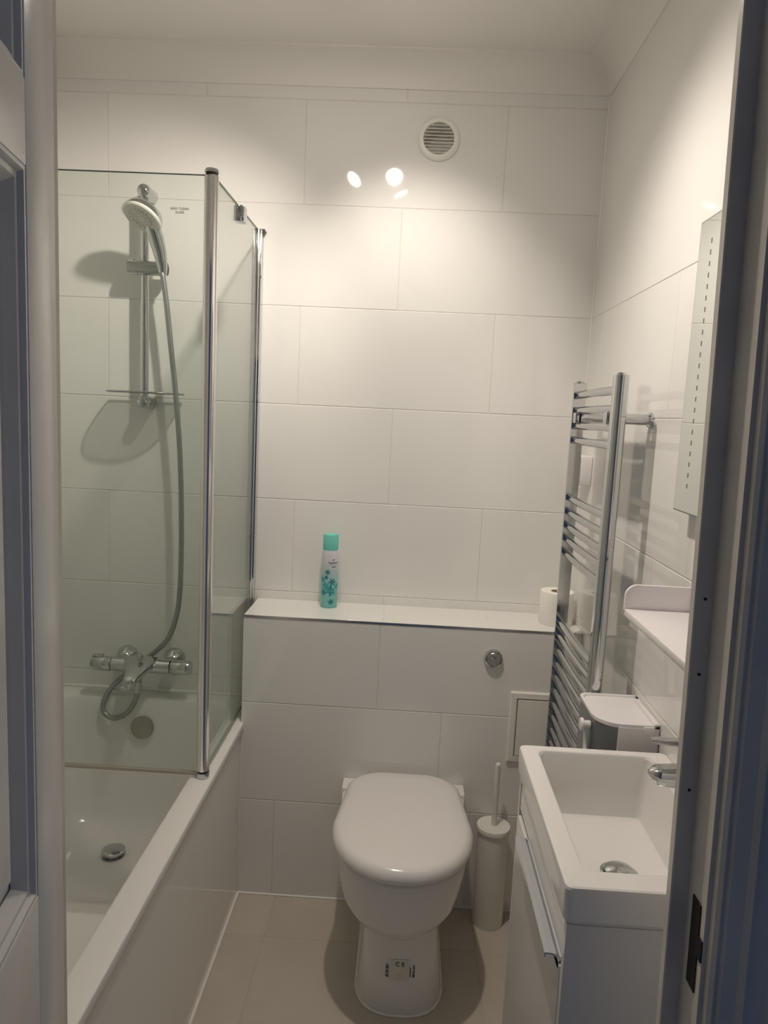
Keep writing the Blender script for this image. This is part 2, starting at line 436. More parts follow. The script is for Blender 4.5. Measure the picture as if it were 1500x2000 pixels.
for (a, b_), (c_, d_) in zip(zr, zr[1:]):
    dbox(SM0, SM1, b_, c_, T0, T1, 'muntin')
    for p, q in ((S1, SM0), (SM1, DW - .098)):
        b = MB()
        fr = lambda e, t: [dpt(s, t, z) for s, z in ((p + e, b_ + e), (q - e, b_ + e), (q - e, c_ - e), (p + e, c_ - e))]
        b.loft([fr(0, T1 - .001), fr(.004, T1 - .001), fr(.007, T1 - .006), fr(.012, T1 - .006), fr(.020, T1 - .015), fr(.022, T1 - .018)], False, False)
        b.build('moulding', 'gloss', door)
        b = MB()
        b.loft([fr(.0, T1 - .020), fr(.033, T1 - .019), fr(.048, T1 - .008)], False, True)
        b.loft([fr(.0, T0 + .012), fr(.0, T1 - .020)], True, False)
        b.build('panel', 'gloss', door)

# ------------------------------------------------------------------ bath
ZR = .56
bath = thing('bathtub', 'white acrylic bathtub along the left wall', 'bathtub', (-.815, 1.545, 0))
x0, x1, y0, y1 = XL + .002, -.460, YN + .004, YB - .002
def ring(e0, ex1, ey0, ey1, r, z, n=8):
    return [(x, y, z) for x, y in rrect(x0 + e0, x1 - ex1, y0 + ey0, y1 - ey1, r, n)]
b = MB()
b.loft([ring(.004, .004, .004, .004, .012, .528), ring(0, 0, 0, 0, .012, .532), ring(0, 0, 0, 0, .012, .557), ring(.001, .001, .001, .001, .012, .5592),
        ring(.003, .003, .003, .003, .012, ZR), ring(.045, .056, .06, .055, .09, ZR), ring(.049, .060, .065, .059, .09, ZR - .0015),
        ring(.054, .064, .072, .064, .09, ZR - .010), ring(.066, .072, .10, .074, .09, .50), ring(.085, .088, .17, .088, .10, .36),
        ring(.105, .105, .25, .105, .11, .24), ring(.125, .122, .31, .120, .11, .185), ring(.15, .145, .35, .145, .11, .158),
        ring(.19, .185, .40, .19, .10, .148), ring(.28, .28, .60, .30, .05, .143)], False, True)
b.build('tub', 'acrylic', bath, 60)
# overflow and pop-up waste
of = Vector((-.815, y1 - .083, .468)); ofn = Vector((0, -1, .12)).normalized()
MB().lathe(of, ofn, [(.0, -.02), (.034, -.02), (.036, .002), (.0365, .006), (.035, .009), (.030, .010), (.012, .0085), (.006, .0095), (0, .0098)], 32).build('overflow_cover', 'dullmetal', bath, 40)
dr = Vector((-.832, 2.015, .146))
MB().lathe(dr, (0, 0, 1), [(.034, -.004), (.036, .002), (.030, .003), (.022, .0025), (.021, .012), (.0, .012)], 32).build('waste_ring', 'chrome', bath, 40)
MB().lathe(dr, (0, 0, 1), [(.0, .012), (.034, .012), (.035, .014), (.0345, .017), (.03, .0195), (0, .021)], 32).build('plug', 'chrome', bath, 40)
MB().box(XB - .012, XB, YN + .002, YF - .0005, .0, .530, .001).build('side_panel', 'panel', bath)

# ------------------------------------------------------------------ shower screen
sc = thing('shower_screen', 'folding clear glass bath screen with chrome posts on the bath rim', 'shower screen', (-.49, 1.745, ZR))
XS, YP, ZT = -.487, 1.745, 2.034
def pane(name, x0, x1, y0, y1, z0, z1, mt='glass'):
    o = MB().box(x0, x1, y0, y1, z0, z1).build(name, mt, sc)
    return o
pane('fixed_pane', XS - .003, XS + .003, YP + .014, YB - .018, ZR + .013, ZT)
MB().box(XS - .003, XS + .003, YP + .014, YB - .018, ZT, ZT + .0015).build('pane_edge', 'glassedge', sc)
MB().box(XS - .003, XS + .003, YP + .014, YB - .018, ZR + .0080, ZR + .013).build('pane_edge', 'glassedge', sc)
FX = -1.10
pane('folding_pane', FX, XS - .014, YP - .003, YP + .003, ZR + .012, ZT - .004)
MB().box(FX, XS - .014, YP - .003, YP + .003, ZT - .004, ZT - .0025).build('pane_edge', 'glassedge', sc)
MB().box(FX, XS - .016, YP - .005, YP + .005, ZR + .004, ZR + .013).build('seal_strip', 'sealgrey', sc)
MB().box(FX, XS - .016, YP - .006, YP + .006, ZR + .0005, ZR + .0045).build('seal_strip', 'plasticw', sc)
# hinge post
MB().lathe((XS, YP, 0), (0, 0, 1), [(.0145, ZR + .019), (.0165, ZR + .020), (.0165, ZT - .006), (.0145, ZT - .005)], 32).build('hinge_post', 'postchrome', sc, 30)
MB().lathe((XS, YP, 0), (0, 0, 1), [(.0142, ZR + .013), (.0142, ZR + .020)], 24).build('post_gasket', 'rubber', sc, 30)
MB().lathe((XS, YP, 0), (0, 0, 1), [(.015, ZR - .0005), (.0168, ZR + .001), (.0168, ZR + .014), (.014, ZR + .015)], 32).build('post_foot', 'chrome', sc, 30)
MB().lathe((XS, YP, 0), (0, 0, 1), [(.014, ZT - .006), (.014, ZT + .001)], 24).build('post_gasket', 'rubber', sc, 30)
MB().lathe((XS, YP, 0), (0, 0, 1), [(.0165, ZT + .001), (.0165, ZT + .006), (.014, ZT + .010), (.006, ZT + .0115)], 32).build('post_cap', 'chrome', sc, 30)
# wall profile: two nested channels
MB().box(XS - .011, XS + .011, YB - .034, YB - .0005, ZR + .006, ZT + .004, .002).build('wall_profile', 'chrome', sc, 30)
MB().box(XS - .007, XS + .007, YB - .050, YB - .03, ZR + .006, ZT + .002, .003).build('inner_profile', 'railchrome', sc, 30)
MB().box(XS - .012, XS + .020, YB - .030, YB - .0005, ZT + .002, ZT + .006, .001).build('profile_cap', 'chrome', sc)
for z in (1.90, 1.525, 1.10):
    MB().lathe((XS + .010, YB - .028, z), (1, 0, 0), [(.005, 0), (.005, .002), (.003, .003)], 12).build('screw', 'chrome', sc, 30)
# stay clip on the top edge
MB().box(XS - .014, XS + .014, 2.010, 2.048, ZT - .036, ZT + .006, .003).build('stay_clip', 'chrome', sc, 30)
# etched print on the folding pane
def flat_text(body, size, origin, u, v, mt, parent, name='print', lift=0):
    me = text_mesh(body, size)
    org = Vector((0, 0, 0)); p = parent
    while p is not None: org += p.location; p = p.parent
    for w in me.vertices: w.co = Vector(origin) + Vector(u) * w.co.x + Vector(v) * w.co.y - org
    me.update(); me.materials.clear()
    return finish(name, me, mt, parent, None, (0, 0, 0))
flat_text('EASY CLEAN', .0075, (-.560, YP - .0035, 1.951), (1, 0, 0), (0, 0, 1), 'ink', sc)
flat_text('GLASS', .0075, (-.560, YP - .0035, 1.943), (1, 0, 0), (0, 0, 1), 'ink', sc)

# ------------------------------------------------------------------ shower rail, handset, hose, mixer
SX, SY = -.8230, YB - .055
sr = thing('shower_rail', 'chrome slide rail with a frosted soap dish over the bath taps', 'shower rail', (SX, YB, 1.5))
MB().tube([(SX, SY, 1.508), (SX, SY, 2.118)], .0122, 20).build('bar', 'chrome', sr, 40)
for z in (2.126, 1.508):
    MB().lathe((SX, YB, z), (0, -1, 0), [(.020, 0), (.0215, .004), (.0195, .045), (.0205, .060), (.0195, .070), (.015, .078), (.007, .082), (0, .083)], 28).build('wall_bracket', 'chrome', sr, 40)
sl = MB().tube([(SX - .045, SY - .006, 1.906), (SX + .066, SY - .006, 1.906)], .0210, 24).build('slider', 'chrome', sr, 40)
MB().tube([(SX - .0455, SY - .006, 1.906), (SX - .018, SY - .006, 1.906)], .0217, 24).build('knob', 'satin', sl, 40)
MB().lathe((SX - .032, SY - .006, 1.926), (0, 0, 1), [(.006, 0), (.006, .004), (.004, .006)], 12).build('button', 'chrome', sl, 40)
MB().lathe((SX + .066, SY - .006, 1.906), (1, 0, 0), [(.0200, 0), (.0200, .003), (.012, .004)], 20).build('end_cap', 'rubber', sl, 40)
dish = [(-.935 + .225 * k / 14.0, 0) for k in range(15)]
poly = []
for k in range(25):
    a = PI * k / 24
    poly.append((SX + .113 * math.copysign(abs(math.cos(a)) ** .7, math.cos(a)), YB - .030 - .105 * math.sin(a) ** .75))
poly += [(SX - .113, YB - .022), (SX + .113, YB - .022)][::1]
MB().prism(poly, 1.5335, 1.5390, .0012, 1).build('soap_dish', 'frosted', sr, 40)
MB().tube([(x, y, 1.5362) for x, y in poly + poly[:1]], .0026, 8, False).build('dish_rim', 'hose', sr, 60)

hs = thing('shower_handset', 'white faced round shower head with chrome handle in the slider', 'shower head', (-.762, SY - .03, 1.90))
hc = Vector((-.790, 2.128, 2.028)); hn = Vector((-.27, -.49, -.83)).normalized()
MB().lathe(hc, hn, [(.030, -.030), (.050, -.020), (.0555, -.008), (.0560, .000)], 40).build('shell', 'chrome', hs, 40)
MB().lathe(hc, hn, [(.0555, .0), (.0555, .005), (.0525, .0085), (.049, .0075), (.046, .0065), (.0, .0095)], 40).build('spray_face', 'plasticw', hs, 40)
t_ = Vector((0, 0, 1)); ha = hn.cross(t_).normalized(); hb = ha.cross(hn)
noz = MB()
for rr, cnt in ((.010, 6), (.022, 12), (.036, 18)):
    for k in range(cnt):
        a = 2 * PI * k / cnt
        c = hc + hn * .0072 + (ha * math.cos(a) + hb * math.sin(a)) * rr
        noz.lathe(c, hn, [(.0016, 0), (.0014, .0028), (.0005, .003)], 6)
nz = noz.build('nozzles', 'greyplastic', hs); nz['kind'] = 'stuff'
for rr in (.016, .029):
    ringp = [hc + hn * .0087 + (ha * math.cos(2 * PI * k / 32) + hb * math.sin(2 * PI * k / 32)) * rr for k in range(33)]
    MB().tube(ringp, .0008, 5, False).build('face_ring', 'greyplastic', hs)
MB().tube([hc - hn * .018, hc + Vector((.014, .034, -.012)), (-.771, 2.182, 1.986), (-.7645, 2.196, 1.95), (-.760, 2.208, 1.908), (-.7595, 2.212, 1.880)],
          [.018, .021, .0225, .020, .015, .0105], 20).build('handle', 'chrome', hs, 60)

def smooth_path(pts, n=6):
    P = [Vector(p) for p in pts]; P = [P[0]] + P + [P[-1]]; out = []
    for i in range(1, len(P) - 2):
        for k in range(n):
            t = k / n
            out.append(.5 * ((2 * P[i]) + (P[i + 1] - P[i - 1]) * t + (2 * P[i - 1] - 5 * P[i] + 4 * P[i + 1] - P[i + 2]) * t * t + (3 * P[i] - P[i - 1] - 3 * P[i + 1] + P[i + 2]) * t ** 3))
    out.append(P[-2]); return out
YH = YB - .085
hp = [(-.7615, YH, 1.892), (-.7563, YH, 1.872), (-.7448, YH, 1.7906), (-.7315, YH, 1.6714), (-.7145, YH, 1.5201), (-.702, YH, 1.3659), (-.6956, YH, 1.2085), (-.694, YH, 1.0479),
      (-.6975, YH, .917), (-.7097, YH, .8336), (-.7369, YH + .008, .7653), (-.7777, YH + .022, .7192), (-.8187, YH + .035, .6846), (-.8682, YH + .028, .6426), (-.918, YH + .01, .5935),
      (-.9415, YH, .5457), (-.9333, YH - .01, .5117), (-.8966, YH - .015, .5002), (-.8565, YH - .015, .5234), (-.83, YH - .012, .5732), (-.8215, YH - .010, .640)]
hose = thing('shower_hose', 'grey shower hose looping from the handset to the bath mixer', 'hose', (-.76, YH, .5))
MB().tube(smooth_path(hp), .0084, 10).build('tube', 'hose', hose, 60)
MB().tube([(-.8285, YH - .0115, .590), (-.8225, YH - .010, .625)], .0105, 12).build('hose_nut', 'chrome', hose, 40)

mx = thing('bath_mixer', 'chrome thermostatic bath shower mixer on the tiled end wall', 'mixer tap', (-.82, YB, .67))
ZM, YM = .6715, YB - .075
MB().tube([(-.915, YM, ZM), (-.728, YM, ZM)], .0225, 24).build('body', 'chrome', mx, 40)
for xa, xb_ in ((-.982, -.918), (-.725, -.662)):
    MB().tube([(xa, YM, ZM), (xa + .003, YM, ZM), (xb_ - .003, YM, ZM), (xb_, YM, ZM)], [.0215, .024, .024, .0215], 24).build('control_knob', 'chrome', mx, 40)
MB().box(-.978, -.945, YM - .008, YM + .008, ZM + .022, ZM + .030, .002).build('safety_stop', 'chrome', mx, 40)
for xr_ in (-.895, -.7375):
    MB().lathe((xr_, YB, ZM + .004), (0, -1, 0), [(.036, 0), (.036, .004), (.031, .014), (.020, .030), (.016, .034), (.0155, .060)], 32).build('wall_rosette', 'chrome', mx, 40)
# spout: flattened tongue leaning forward and down
sp = MB()
rings = []
for t in [k / 8 for k in range(9)]:
    cx, cy, cz = -.822, YM + .004 - .110 * t, ZM + .020 - .022 * t - .012 * t * t
    w = .040 * (1 - t) ** 1.4 + .0205; h_ = .017 - .003 * t
    rings.append([(cx + w * math.copysign(abs(math.cos(a)) ** .6, math.cos(a)), cy, cz + h_ * math.copysign(abs(math.sin(a)) ** .6, math.sin(a)) - .006) for a in [2 * PI * k / 24 for k in range(24)]])
rings.append([(-.822 + (x + .822) * .6, y - .007, z * .55 + (ZM - .022) * .45) for x, y, z in rings[-1]])
sp.loft(rings).build('spout', 'chrome', mx, 50)
MB().lathe((-.822, YM - .098, ZM - .036), (0, 0, 1), [(.013, 0), (.013, .012)], 20).build('aerator', 'satin', mx, 40)
MB().lathe((-.815, YM - .030, ZM + .028), (0, -.15, 1), [(.0065, 0), (.0065, .004), (.009, .006), (.009, .020), (.007, .022)], 16).build('diverter_knob', 'chrome', mx, 40)
MB().lathe((-.776, YM - .021, ZM + .006), (0, -1, .2), [(.008, -.004), (.008, .002), (.005, .005)], 16).build('badge_button', 'satin', mx, 40)

# ------------------------------------------------------------------ things on the ledge
can = thing('aerosol_can', 'teal capped air freshener spray can standing on the ledge', 'spray can', (-.2305, 2.236, ZLED))
R0 = .0268
MB().lathe(can.location, (0, 0, 1), [(.023, 0), (.0258, .001), (R0, .004), (R0, .165), (.0258, .176), (.0235, .184)], 36).build('can_body', 'can', can, 40)
MB().lathe(can.location, (0, 0, 1), [(.0238, .182), (.0242, .184), (.0240, .229), (.0225, .232), (.018, .2325), (0, .2315)], 36).build('cap', 'teal', can, 40)
def wrap_on_can(me, ang0, z0, mt, name):
    r = R0 + .00025
    for v in me.vertices:
        a = ang0 + v.co.x / r
        v.co = Vector((r * math.cos(a), r * math.sin(a), z0 + v.co.y))
    me.update(); me.materials.clear()
    return finish(name, me, mt, can, None, (0, 0, 0))
AC = math.atan2(-2.236, .2305)                  # side facing the viewer
wrap_on_can(text_mesh('air', .0075), AC + .42, .152, 'ink', 'print')
wrap_on_can(text_mesh('freshener', .0085), AC + .42, .1425, 'ink', 'print')
def quad_strip(w, h):
    me = bpy.data.meshes.new('strip'); n = 8
    me.from_pydata([(w * (k / n - .5), y, 0) for k in range(n + 1) for y in (0, h)], [], [(2 * k, 2 * k + 2, 2 * k + 3, 2 * k + 1) for k in range(n)]); return me
wrap_on_can(quad_strip(.026, .0006), AC + .44, .1385, 'ink', 'print')
wrap_on_can(quad_strip(.016, .0022), AC + .50, .131, 'ink', 'print')
def flower(r, n=6, rot=0):
    me = bpy.data.meshes.new('flower'); vs_ = [(0, 0, 0)]; fs = []
    for k in range(n):
        a = rot + 2 * PI * k / n
        for da, rr in ((-.42, .50), (-.14, .85), (0, 1.0), (.14, .85), (.42, .50)):
            vs_.append((r * rr * math.cos(a + da), r * rr * math.sin(a + da), 0))
        i = 1 + 5 * k
        fs.append((0, i, i + 1, i + 2, i + 3, i + 4))
    me.from_pydata(vs_, [], fs); return me
for da, z, r, mt in ((-.25, .115, .010, 'tealdark'), (-.38, .098, .008, 'tealdark'), (.35, .084, .013, 'tealdark'), (-.45, .071, .015, 'tealmid'), (.15, .056, .019, 'tealdark'),
                     (-.15, .064, .011, 'tealmid'), (.45, .050, .011, 'tealmid'), (.25, .020, .011, 'tealdark'), (-.9, .09, .012, 'tealmid'), (.95, .07, .012, 'tealmid'), (-.7, .05, .012, 'tealdark')):
    wrap_on_can(flower(r, 6, da * 3), AC + da, z, mt, 'flower_print')
roll = thing('toilet_roll', 'white toilet roll standing on the ledge behind the towel rail', 'toilet roll', (.4735, 2.186, ZLED))
MB().lathe(roll.location, (0, 0, 1), [(.0195, .001), (.049, .0), (.0505, .003), (.0505, .098), (.049, .101), (.0195, .100), (.0195, .001)], 40, False).build('paper', 'paper', roll, 40)
MB().lathe(roll.location, (0, 0, 1), [(.0195, .002), (.0195, .1005), (.0185, .1005), (.0185, .002)], 32, False).build('core', 'card', roll, 40)

# ------------------------------------------------------------------ wall fittings on back wall
vent = thing('extractor_vent', 'round white louvred vent high on the tiled back wall', 'vent', (.040, YB, 2.3227))
vc = Vector((.040, YB, 2.3227))
MB().lathe(vc, (0, -1, 0), [(.045, -.002), (.0635, -.001), (.0635, .004), (.060, .008), (.049, .010), (.046, .009), (.045, -.002)], 48, False).build('ring', 'ventw', vent, 40)
MB().lathe(vc, (0, 1, 0), [(.0453, -.001), (.0453, .078), (.0, .078)], 40, False).build('duct', 'ventw', vent, 40)
for k in range(9):
    z = -.0385 + k * .0096
    hw = math.sqrt(max(0, .0455 ** 2 - z ** 2))
    MB().extr([(YB - .0015, 2.3227 + z + .0012), (YB - .0075, 2.3227 + z - .0030), (YB - .0085, 2.3227 + z - .0022), (YB - .0025, 2.3227 + z + .0022)], 'X', .040 - hw, .040 + hw).build('slat', 'ventw', vent)
fb = thing('flush_button', 'round chrome dual flush button above the toilet', 'flush button', (.279, YF, .808))
fc = Vector((.279, YF, .808))
MB().lathe(fc, (0, -1, 0), [(.0265, 0), (.0275, .003), (.0265, .012), (.0225, .015), (.0205, .013), (.0, .013)], 36).build('bezel', 'chrome', fb, 35)
MB().lathe(fc, (0, -1, 0), [(.0190, .013), (.0195, .016), (.018, .0175), (0, .018)], 32).build('large_button', 'satin', fb, 35)
MB().lathe(fc + Vector((0, 0, .008)), (0, -1, 0), [(.0075, .0175), (.0075, .0195), (.006, .0205), (0, .0207)], 20).build('small_button', 'chrome', fb, 35)
ap = thing('access_panel', 'square white plastic access panel low on the tiled boxing', 'access panel', (.44, YF, .49))
pw = (.338, .530, .490, .708)
b = MB()
b.loft([[(x, y, z) for x, z in ((pw[0] + e, pw[2] + e), (pw[1] - e, pw[2] + e), (pw[1] - e, pw[3] - e), (pw[0] + e, pw[3] - e))] for e, y in ((0, YF + .001), (0, YF - .005), (.003, YF - .008), (.018, YF - .009), (.0185, YF - .002))], False, False)
b.build('frame', 'plasticw', ap)
MB().box(pw[0] + .0225, pw[1] - .0195, YF - .0085, YF - .002, pw[2] + .0205, pw[3] - .0225, .001).build('door', 'plasticw', ap)

# ------------------------------------------------------------------ toilet
TX = .0335
toi = thing('toilet', 'white back to wall toilet with closed rounded lid', 'toilet', (TX, 1.86, 0))
def dring(hw, yf, z, yb=YF - .001, p=2.5, n=28, hb=None, dx=0):
    """D shaped ring: straight back, rounded front; hb = half width at the wall"""
    hb = hb or hw
    ym = yf + min(hw * 1.05, (yb - yf) * .7)
    pts = []
    for k in range(n + 1):
        a = PI * k / n
        c, s_ = math.cos(a), math.sin(a)
        pts.append((TX + dx + hw * math.copysign(abs(c) ** (2 / p), c), ym - (ym - yf) * abs(s_) ** (2 / p), z))
    pts += [(TX + dx - hw + (hw - hb) * .5, (ym + yb) / 2, z), (TX + dx - hb, yb, z), (TX + dx + hb, yb, z), (TX + dx + hw - (hw - hb) * .5, (ym + yb) / 2, z)]
    return pts
DX = .010
b = MB()
b.loft([dring(.112, 1.654, .0, dx=DX), dring(.112, 1.654, .012, dx=DX), dring(.107, 1.660, .06, dx=DX), dring(.101, 1.666, .13, dx=DX), dring(.097, 1.668, .19, dx=DX * .8),
        dring(.097, 1.668, .25, dx=DX * .5)], True, True)
b.build('pedestal', 'china', toi, 50)
b = MB()
b.loft([dring(.06, 1.69, .200, yb=2.02, p=2.1), dring(.098, 1.645, .218, yb=2.04, p=2.1), dring(.126, 1.621, .245, yb=2.06, p=2.15), dring(.146, 1.606, .277, p=2.2, hb=.10), dring(.158, 1.604, .31, p=2.12, hb=.13),
        dring(.166, 1.600, .35, p=2.12, hb=.165), dring(.170, 1.598, .385, p=2.12, hb=.179), dring(.169, 1.599, .390, p=2.12, hb=.181), dring(.158, 1.604, .394, p=2.12, hb=.176), dring(.150, 1.612, .400, p=2.12, hb=.170)], True, True)
b.build('bowl', 'china', toi, 50)
MB().prism(rrect(TX - .182, TX + .182, 2.020, YF - .0005, .004, 3), .350, .4045, .003, 2).build('rear_shelf', 'china', toi, 40)
def lring(e, z, hw=.183, yf=1.568, yb=2.062, hbk=.150):
    pts = []
    n = 40
    ym = 1.785
    w = hw - e
    for k in range(n + 1):
        a = PI * k / n
        c, s_ = math.cos(a), math.sin(a)
        pts.append((TX + w * math.copysign(abs(c) ** (2 / 2.12), c), ym - (ym - yf - e) * abs(s_) ** (2 / 2.12), z))
    # tapering sides to rounded rear corners
    rc = .082
    for k in range(9):
        a = k / 8 * PI / 2
        pts.append((TX - (hbk - e) + (rc) * (1 - math.cos(a)) - .012 * (1 - k / 8), yb - e - rc + rc * math.sin(a), z))
    for k in range(9):
        a = (1 - k / 8) * PI / 2
        pts.append((TX + (hbk - e) - (rc) * (1 - math.cos(a)) + .012 * (k / 8), yb - e - rc + rc * math.sin(a), z))
    return pts
MB().loft([lring(.024, .400), lring(.022, .410), lring(.024, .414)]).build('seat', 'lid', toi, 40)
MB().loft([lring(.020, .412), lring(.004, .413), lring(.0, .418), lring(-.001, .426), lring(.002, .436), lring(.009, .444), lring(.020, .449), [(TX + (x - TX) * .80, 1.82 + (y - 1.82) * .80, .4517) for x, y, z in lring(.020, 0)], [(TX + (x - TX) * .3, 1.82 + (y - 1.82) * .3, .4535) for x, y, z in lring(.020, 0)]]).build('lid', 'lid', toi, 60)
for s_ in (-1, 1):
    MB().tube([(TX + s_ * .075 - .018, 2.052, .412), (TX + s_ * .075 + .018, 2.052, .412)], .009, 14).build('hinge', 'chrome', toi, 40)
# base sealant outline
fp = [(x, y, .002) for x, y, z in dring(.1135, 1.652, 0, dx=DX)][:29]
fp = [(fp[0][0], YF, .002)] + fp + [(fp[-1][0], YF, .002)]
MB().tube(fp, .0035, 8).build('base_sealant', 'seal', toi, 60)
# certification sticker on the pedestal front
def ped_y(x, z):
    t = max(0, min(1, (z - .06) / .07)); hw = .107 + (.101 - .107) * t; yf = 1.660 + .006 * t
    q = min(.98, abs(x - TX - DX) / hw); ym = yf + hw * 1.05
    return ym - (ym - yf) * (1 - q ** 2.5) ** (1 / 2.5) - .0008
def stick(x0, x1, z0, z1, mt, name, lift=0):
    n = 6; vs_ = []; fs = []
    for k in range(n + 1):
        x = x0 + (x1 - x0) * k / n
        for z in (z0, z1): vs_.append((x - toi.location.x, ped_y(x, z) - lift - toi.location.y, z))
    fs = [(2 * k, 2 * k + 2, 2 * k + 3, 2 * k + 1) for k in range(n)]
    me = bpy.data.meshes.new(name); me.from_pydata(vs_, [], fs)
    return finish(name, me, mt, toi, None, (0, 0, 0))
sx0, sz0 = .020, .092
stick(sx0, sx0 + .046, sz0, sz0 + .056, 'sticker', 'sticker')
def ped_text(body, size, x, z, mt='ink'):
    me = text_mesh(body, size)
    for v in me.vertices:
        X, Z = x + v.co.x, z + v.co.y
        v.co = Vector((X - toi.location.x, ped_y(X, Z) - .0016 - toi.location.y, Z))
    me.update(); me.materials.clear()
    return finish('print', me, mt, toi, None, (0, 0, 0))
ped_text('C E', .0155, sx0 + .023, sz0 + .039)
for k, (w, hh) in enumerate(((.022, .0012), (.026, .0006), (.020, .0006), (.024, .0006))):
    stick(sx0 + .023 - w / 2, sx0 + .023 + w / 2, sz0 + .030 - .0075 * k, sz0 + .030 - .0075 * k + hh, 'ink' if k == 0 else 'hose', 'print', .0006)
for k in range(9):
    h_ = .0016 if k % 3 else .0028
    stick(sx0 - .013, sx0 - .005, sz0 + .008 + .0038 * k, sz0 + .008 + .0038 * k + h_, 'ink', 'barcode_bar', .0006)
    stick(sx0 + .056, sx0 + .061, sz0 + .010 + .0038 * k, sz0 + .010 + .0038 * k + (.0034 if k < 2 else h_), 'ink', 'barcode_bar', .0006)
stick(sx0 + .049, sx0 + .051, sz0 + .011, sz0 + .036, 'ink', 'print', .0006)

# ------------------------------------------------------------------ toilet brush
br = thing('toilet_brush', 'slim white toilet brush in a cylinder holder beside the toilet', 'toilet brush', (.307, 2.031, 0))
L = br.location
MB().lathe(L, (0, 0, 1), [(.0445, 0), (.0455, .003), (.0455, .295), (.043, .297)], 36).build('holder', 'plasticw', br, 40)
MB().lathe(L, (0, 0, 1), [(.046, .297), (.0500, .299), (.0505, .308), (.0490, .312), (.010, .3125)], 40).build('lid', 'plasticw', br, 40)
MB().lathe(L + Vector((.001, 0, 0)), (0, 0, 1), [(.0085, .31), (.0078, .50), (.0078, .502), (.006, .505), (0, .5055)], 20).build('handle', 'plasticw', br, 40)

# ------------------------------------------------------------------ towel radiator
XT, Y1, Y2 = .450, 1.612, 2.004
rad = thing('towel_radiator', 'tall chrome ladder towel rail on the right wall', 'towel rail', (XT, (Y1 + Y2) / 2, .40))
def dprof(y, sgn):
    """D profile: flat towards the rungs, round outward"""
    pts = [(XT - .016, y - sgn * .010), (XT + .016, y - sgn * .010)]
    for k in range(13):
        a = PI * k / 12
        pts.append((XT + .016 * math.cos(a), y + sgn * .002 + sgn * .017 * math.sin(a)))
    return pts
for y, s_ in ((Y1, -1), (Y2, 1)):
    MB().prism(dprof(y, s_), .40, 1.612, .0015, 1).build('post', 'railchrome', rad, 35)
    MB().lathe((XT, y, 1.612), (0, 0, 1), [(.010, -.002), (.010, .003), (.007, .005)], 16).build('bleed_cap', 'chrome', rad, 40)
zs = [1.580, 1.5385, 1.4985, 1.4588, 1.301, 1.262, 1.2235, 1.187, 1.148, .9532, .9154, .8744, .8358, .798, .758, .718, .680, .642, .604, .566, .528, .49, .452]
def bow(t): return -.005 * math.sin(PI * t)
for z in zs:
    pts = [(XT + bow(k / 10), Y1 + .008 + (Y2 - Y1 - .016) * k / 10, z) for k in range(11)]
    MB().tube(pts, .0105, 14).build('rung', 'railchrome', rad, 50)
for y in (1.655, 1.960):
    w = MB().lathe((XR, y, 1.519), (-1, 0, 0), [(.0175, .0006), (.0175, .006), (.0125, .010), (.0115, .070), (.015, .072), (.015, .088), (.012, .090)], 24).build('wall_bracket', 'chrome', rad, 40)
    MB().box(XT - .018, XT - .008, y - .016, y + .016, 1.505, 1.533, .003).build('bracket_clamp', 'chrome', w, 40)

# fused spur on the wall behind the rail
sw = thing('wall_switch', 'white fused spur plate on the wall behind the towel rail', 'switch', (XR, 2.205, 1.37))
MB().box(XR - .034, XR, 2.140, 2.226, 1.325, 1.411, .004).build('back_box', 'plastic', sw, 40)
MB().box(XR - .043, XR - .034, 2.140, 2.226, 1.325, 1.411, .003).build('face_plate', 'plastic', sw, 40)
MB().box(XR - .0465, XR - .042, 2.150, 2.172, 1.350, 1.386, .002).build('rocker', 'plastic', sw, 40)
MB().lathe((XR - .043, 2.20, 1.368), (-1, 0, 0), [(.003, 0), (.003, .001), (0, .0012)], 10).build('screw', 'dark', sw)

# ------------------------------------------------------------------ wall shelf
sh = thing('wall_shelf', 'small white shelf with a raised end on the right wall', 'shelf', (XR, 1.18, 1.16))
SXF, SY0, SY1, SZ = .410, .985, 1.325, 1.170
MB().box(SXF, XR, SY0, SY1, SZ - .014, SZ, .003).build('shelf_board', 'plastic', sh, 40)
for ya, yb_ in ((SY1 - .007, SY1), (SY0, SY0 + .007)):
    pl = [(SXF, SZ - .012), (XR, SZ - .012), (XR, SZ + .045)]
    for k in range(9):
        a = PI / 2 * k / 8
        pl.append((SXF + .022 - .022 * math.sin(a), SZ + .023 + .022 * math.cos(a)))
    MB().extr(pl, 'Y', ya, yb_).build('end_lip', 'plastic', sh, 30)
MB().box(XR - .006, XR, SY0, SY1, SZ - .014, SZ + .045, .002).build('back_lip', 'plastic', sh, 40)

# ------------------------------------------------------------------ paper dispenser on the right wall above the basin
pd = thing('paper_dispenser', 'grey and white toilet paper box with tray top beyond the basin', 'paper holder', (XR, 1.50, .77))
PZ, PY0, PY1, PX = .905, 1.418, 1.585, .408
def front_round(e, r=.055, n=10):
    pts = [(XR - .001, PY0 + e), ]
    for k in range(n + 1):
        a = PI / 2 * k / n
        pts.append((PX + e + r - r * math.sin(a), PY0 + e + r - r * math.cos(a)))
    for k in range(5):
        a = PI / 2 * k / 4
        pts.append((PX + e + .02 - .02 * math.cos(a), PY1 - e - .02 + .02 * math.sin(a)))
    pts.append((XR - .001, PY1 - e))
    return pts
MB().prism(front_round(.001), .762, PZ - .009).build('front_cover', 'smoke', pd, 30)
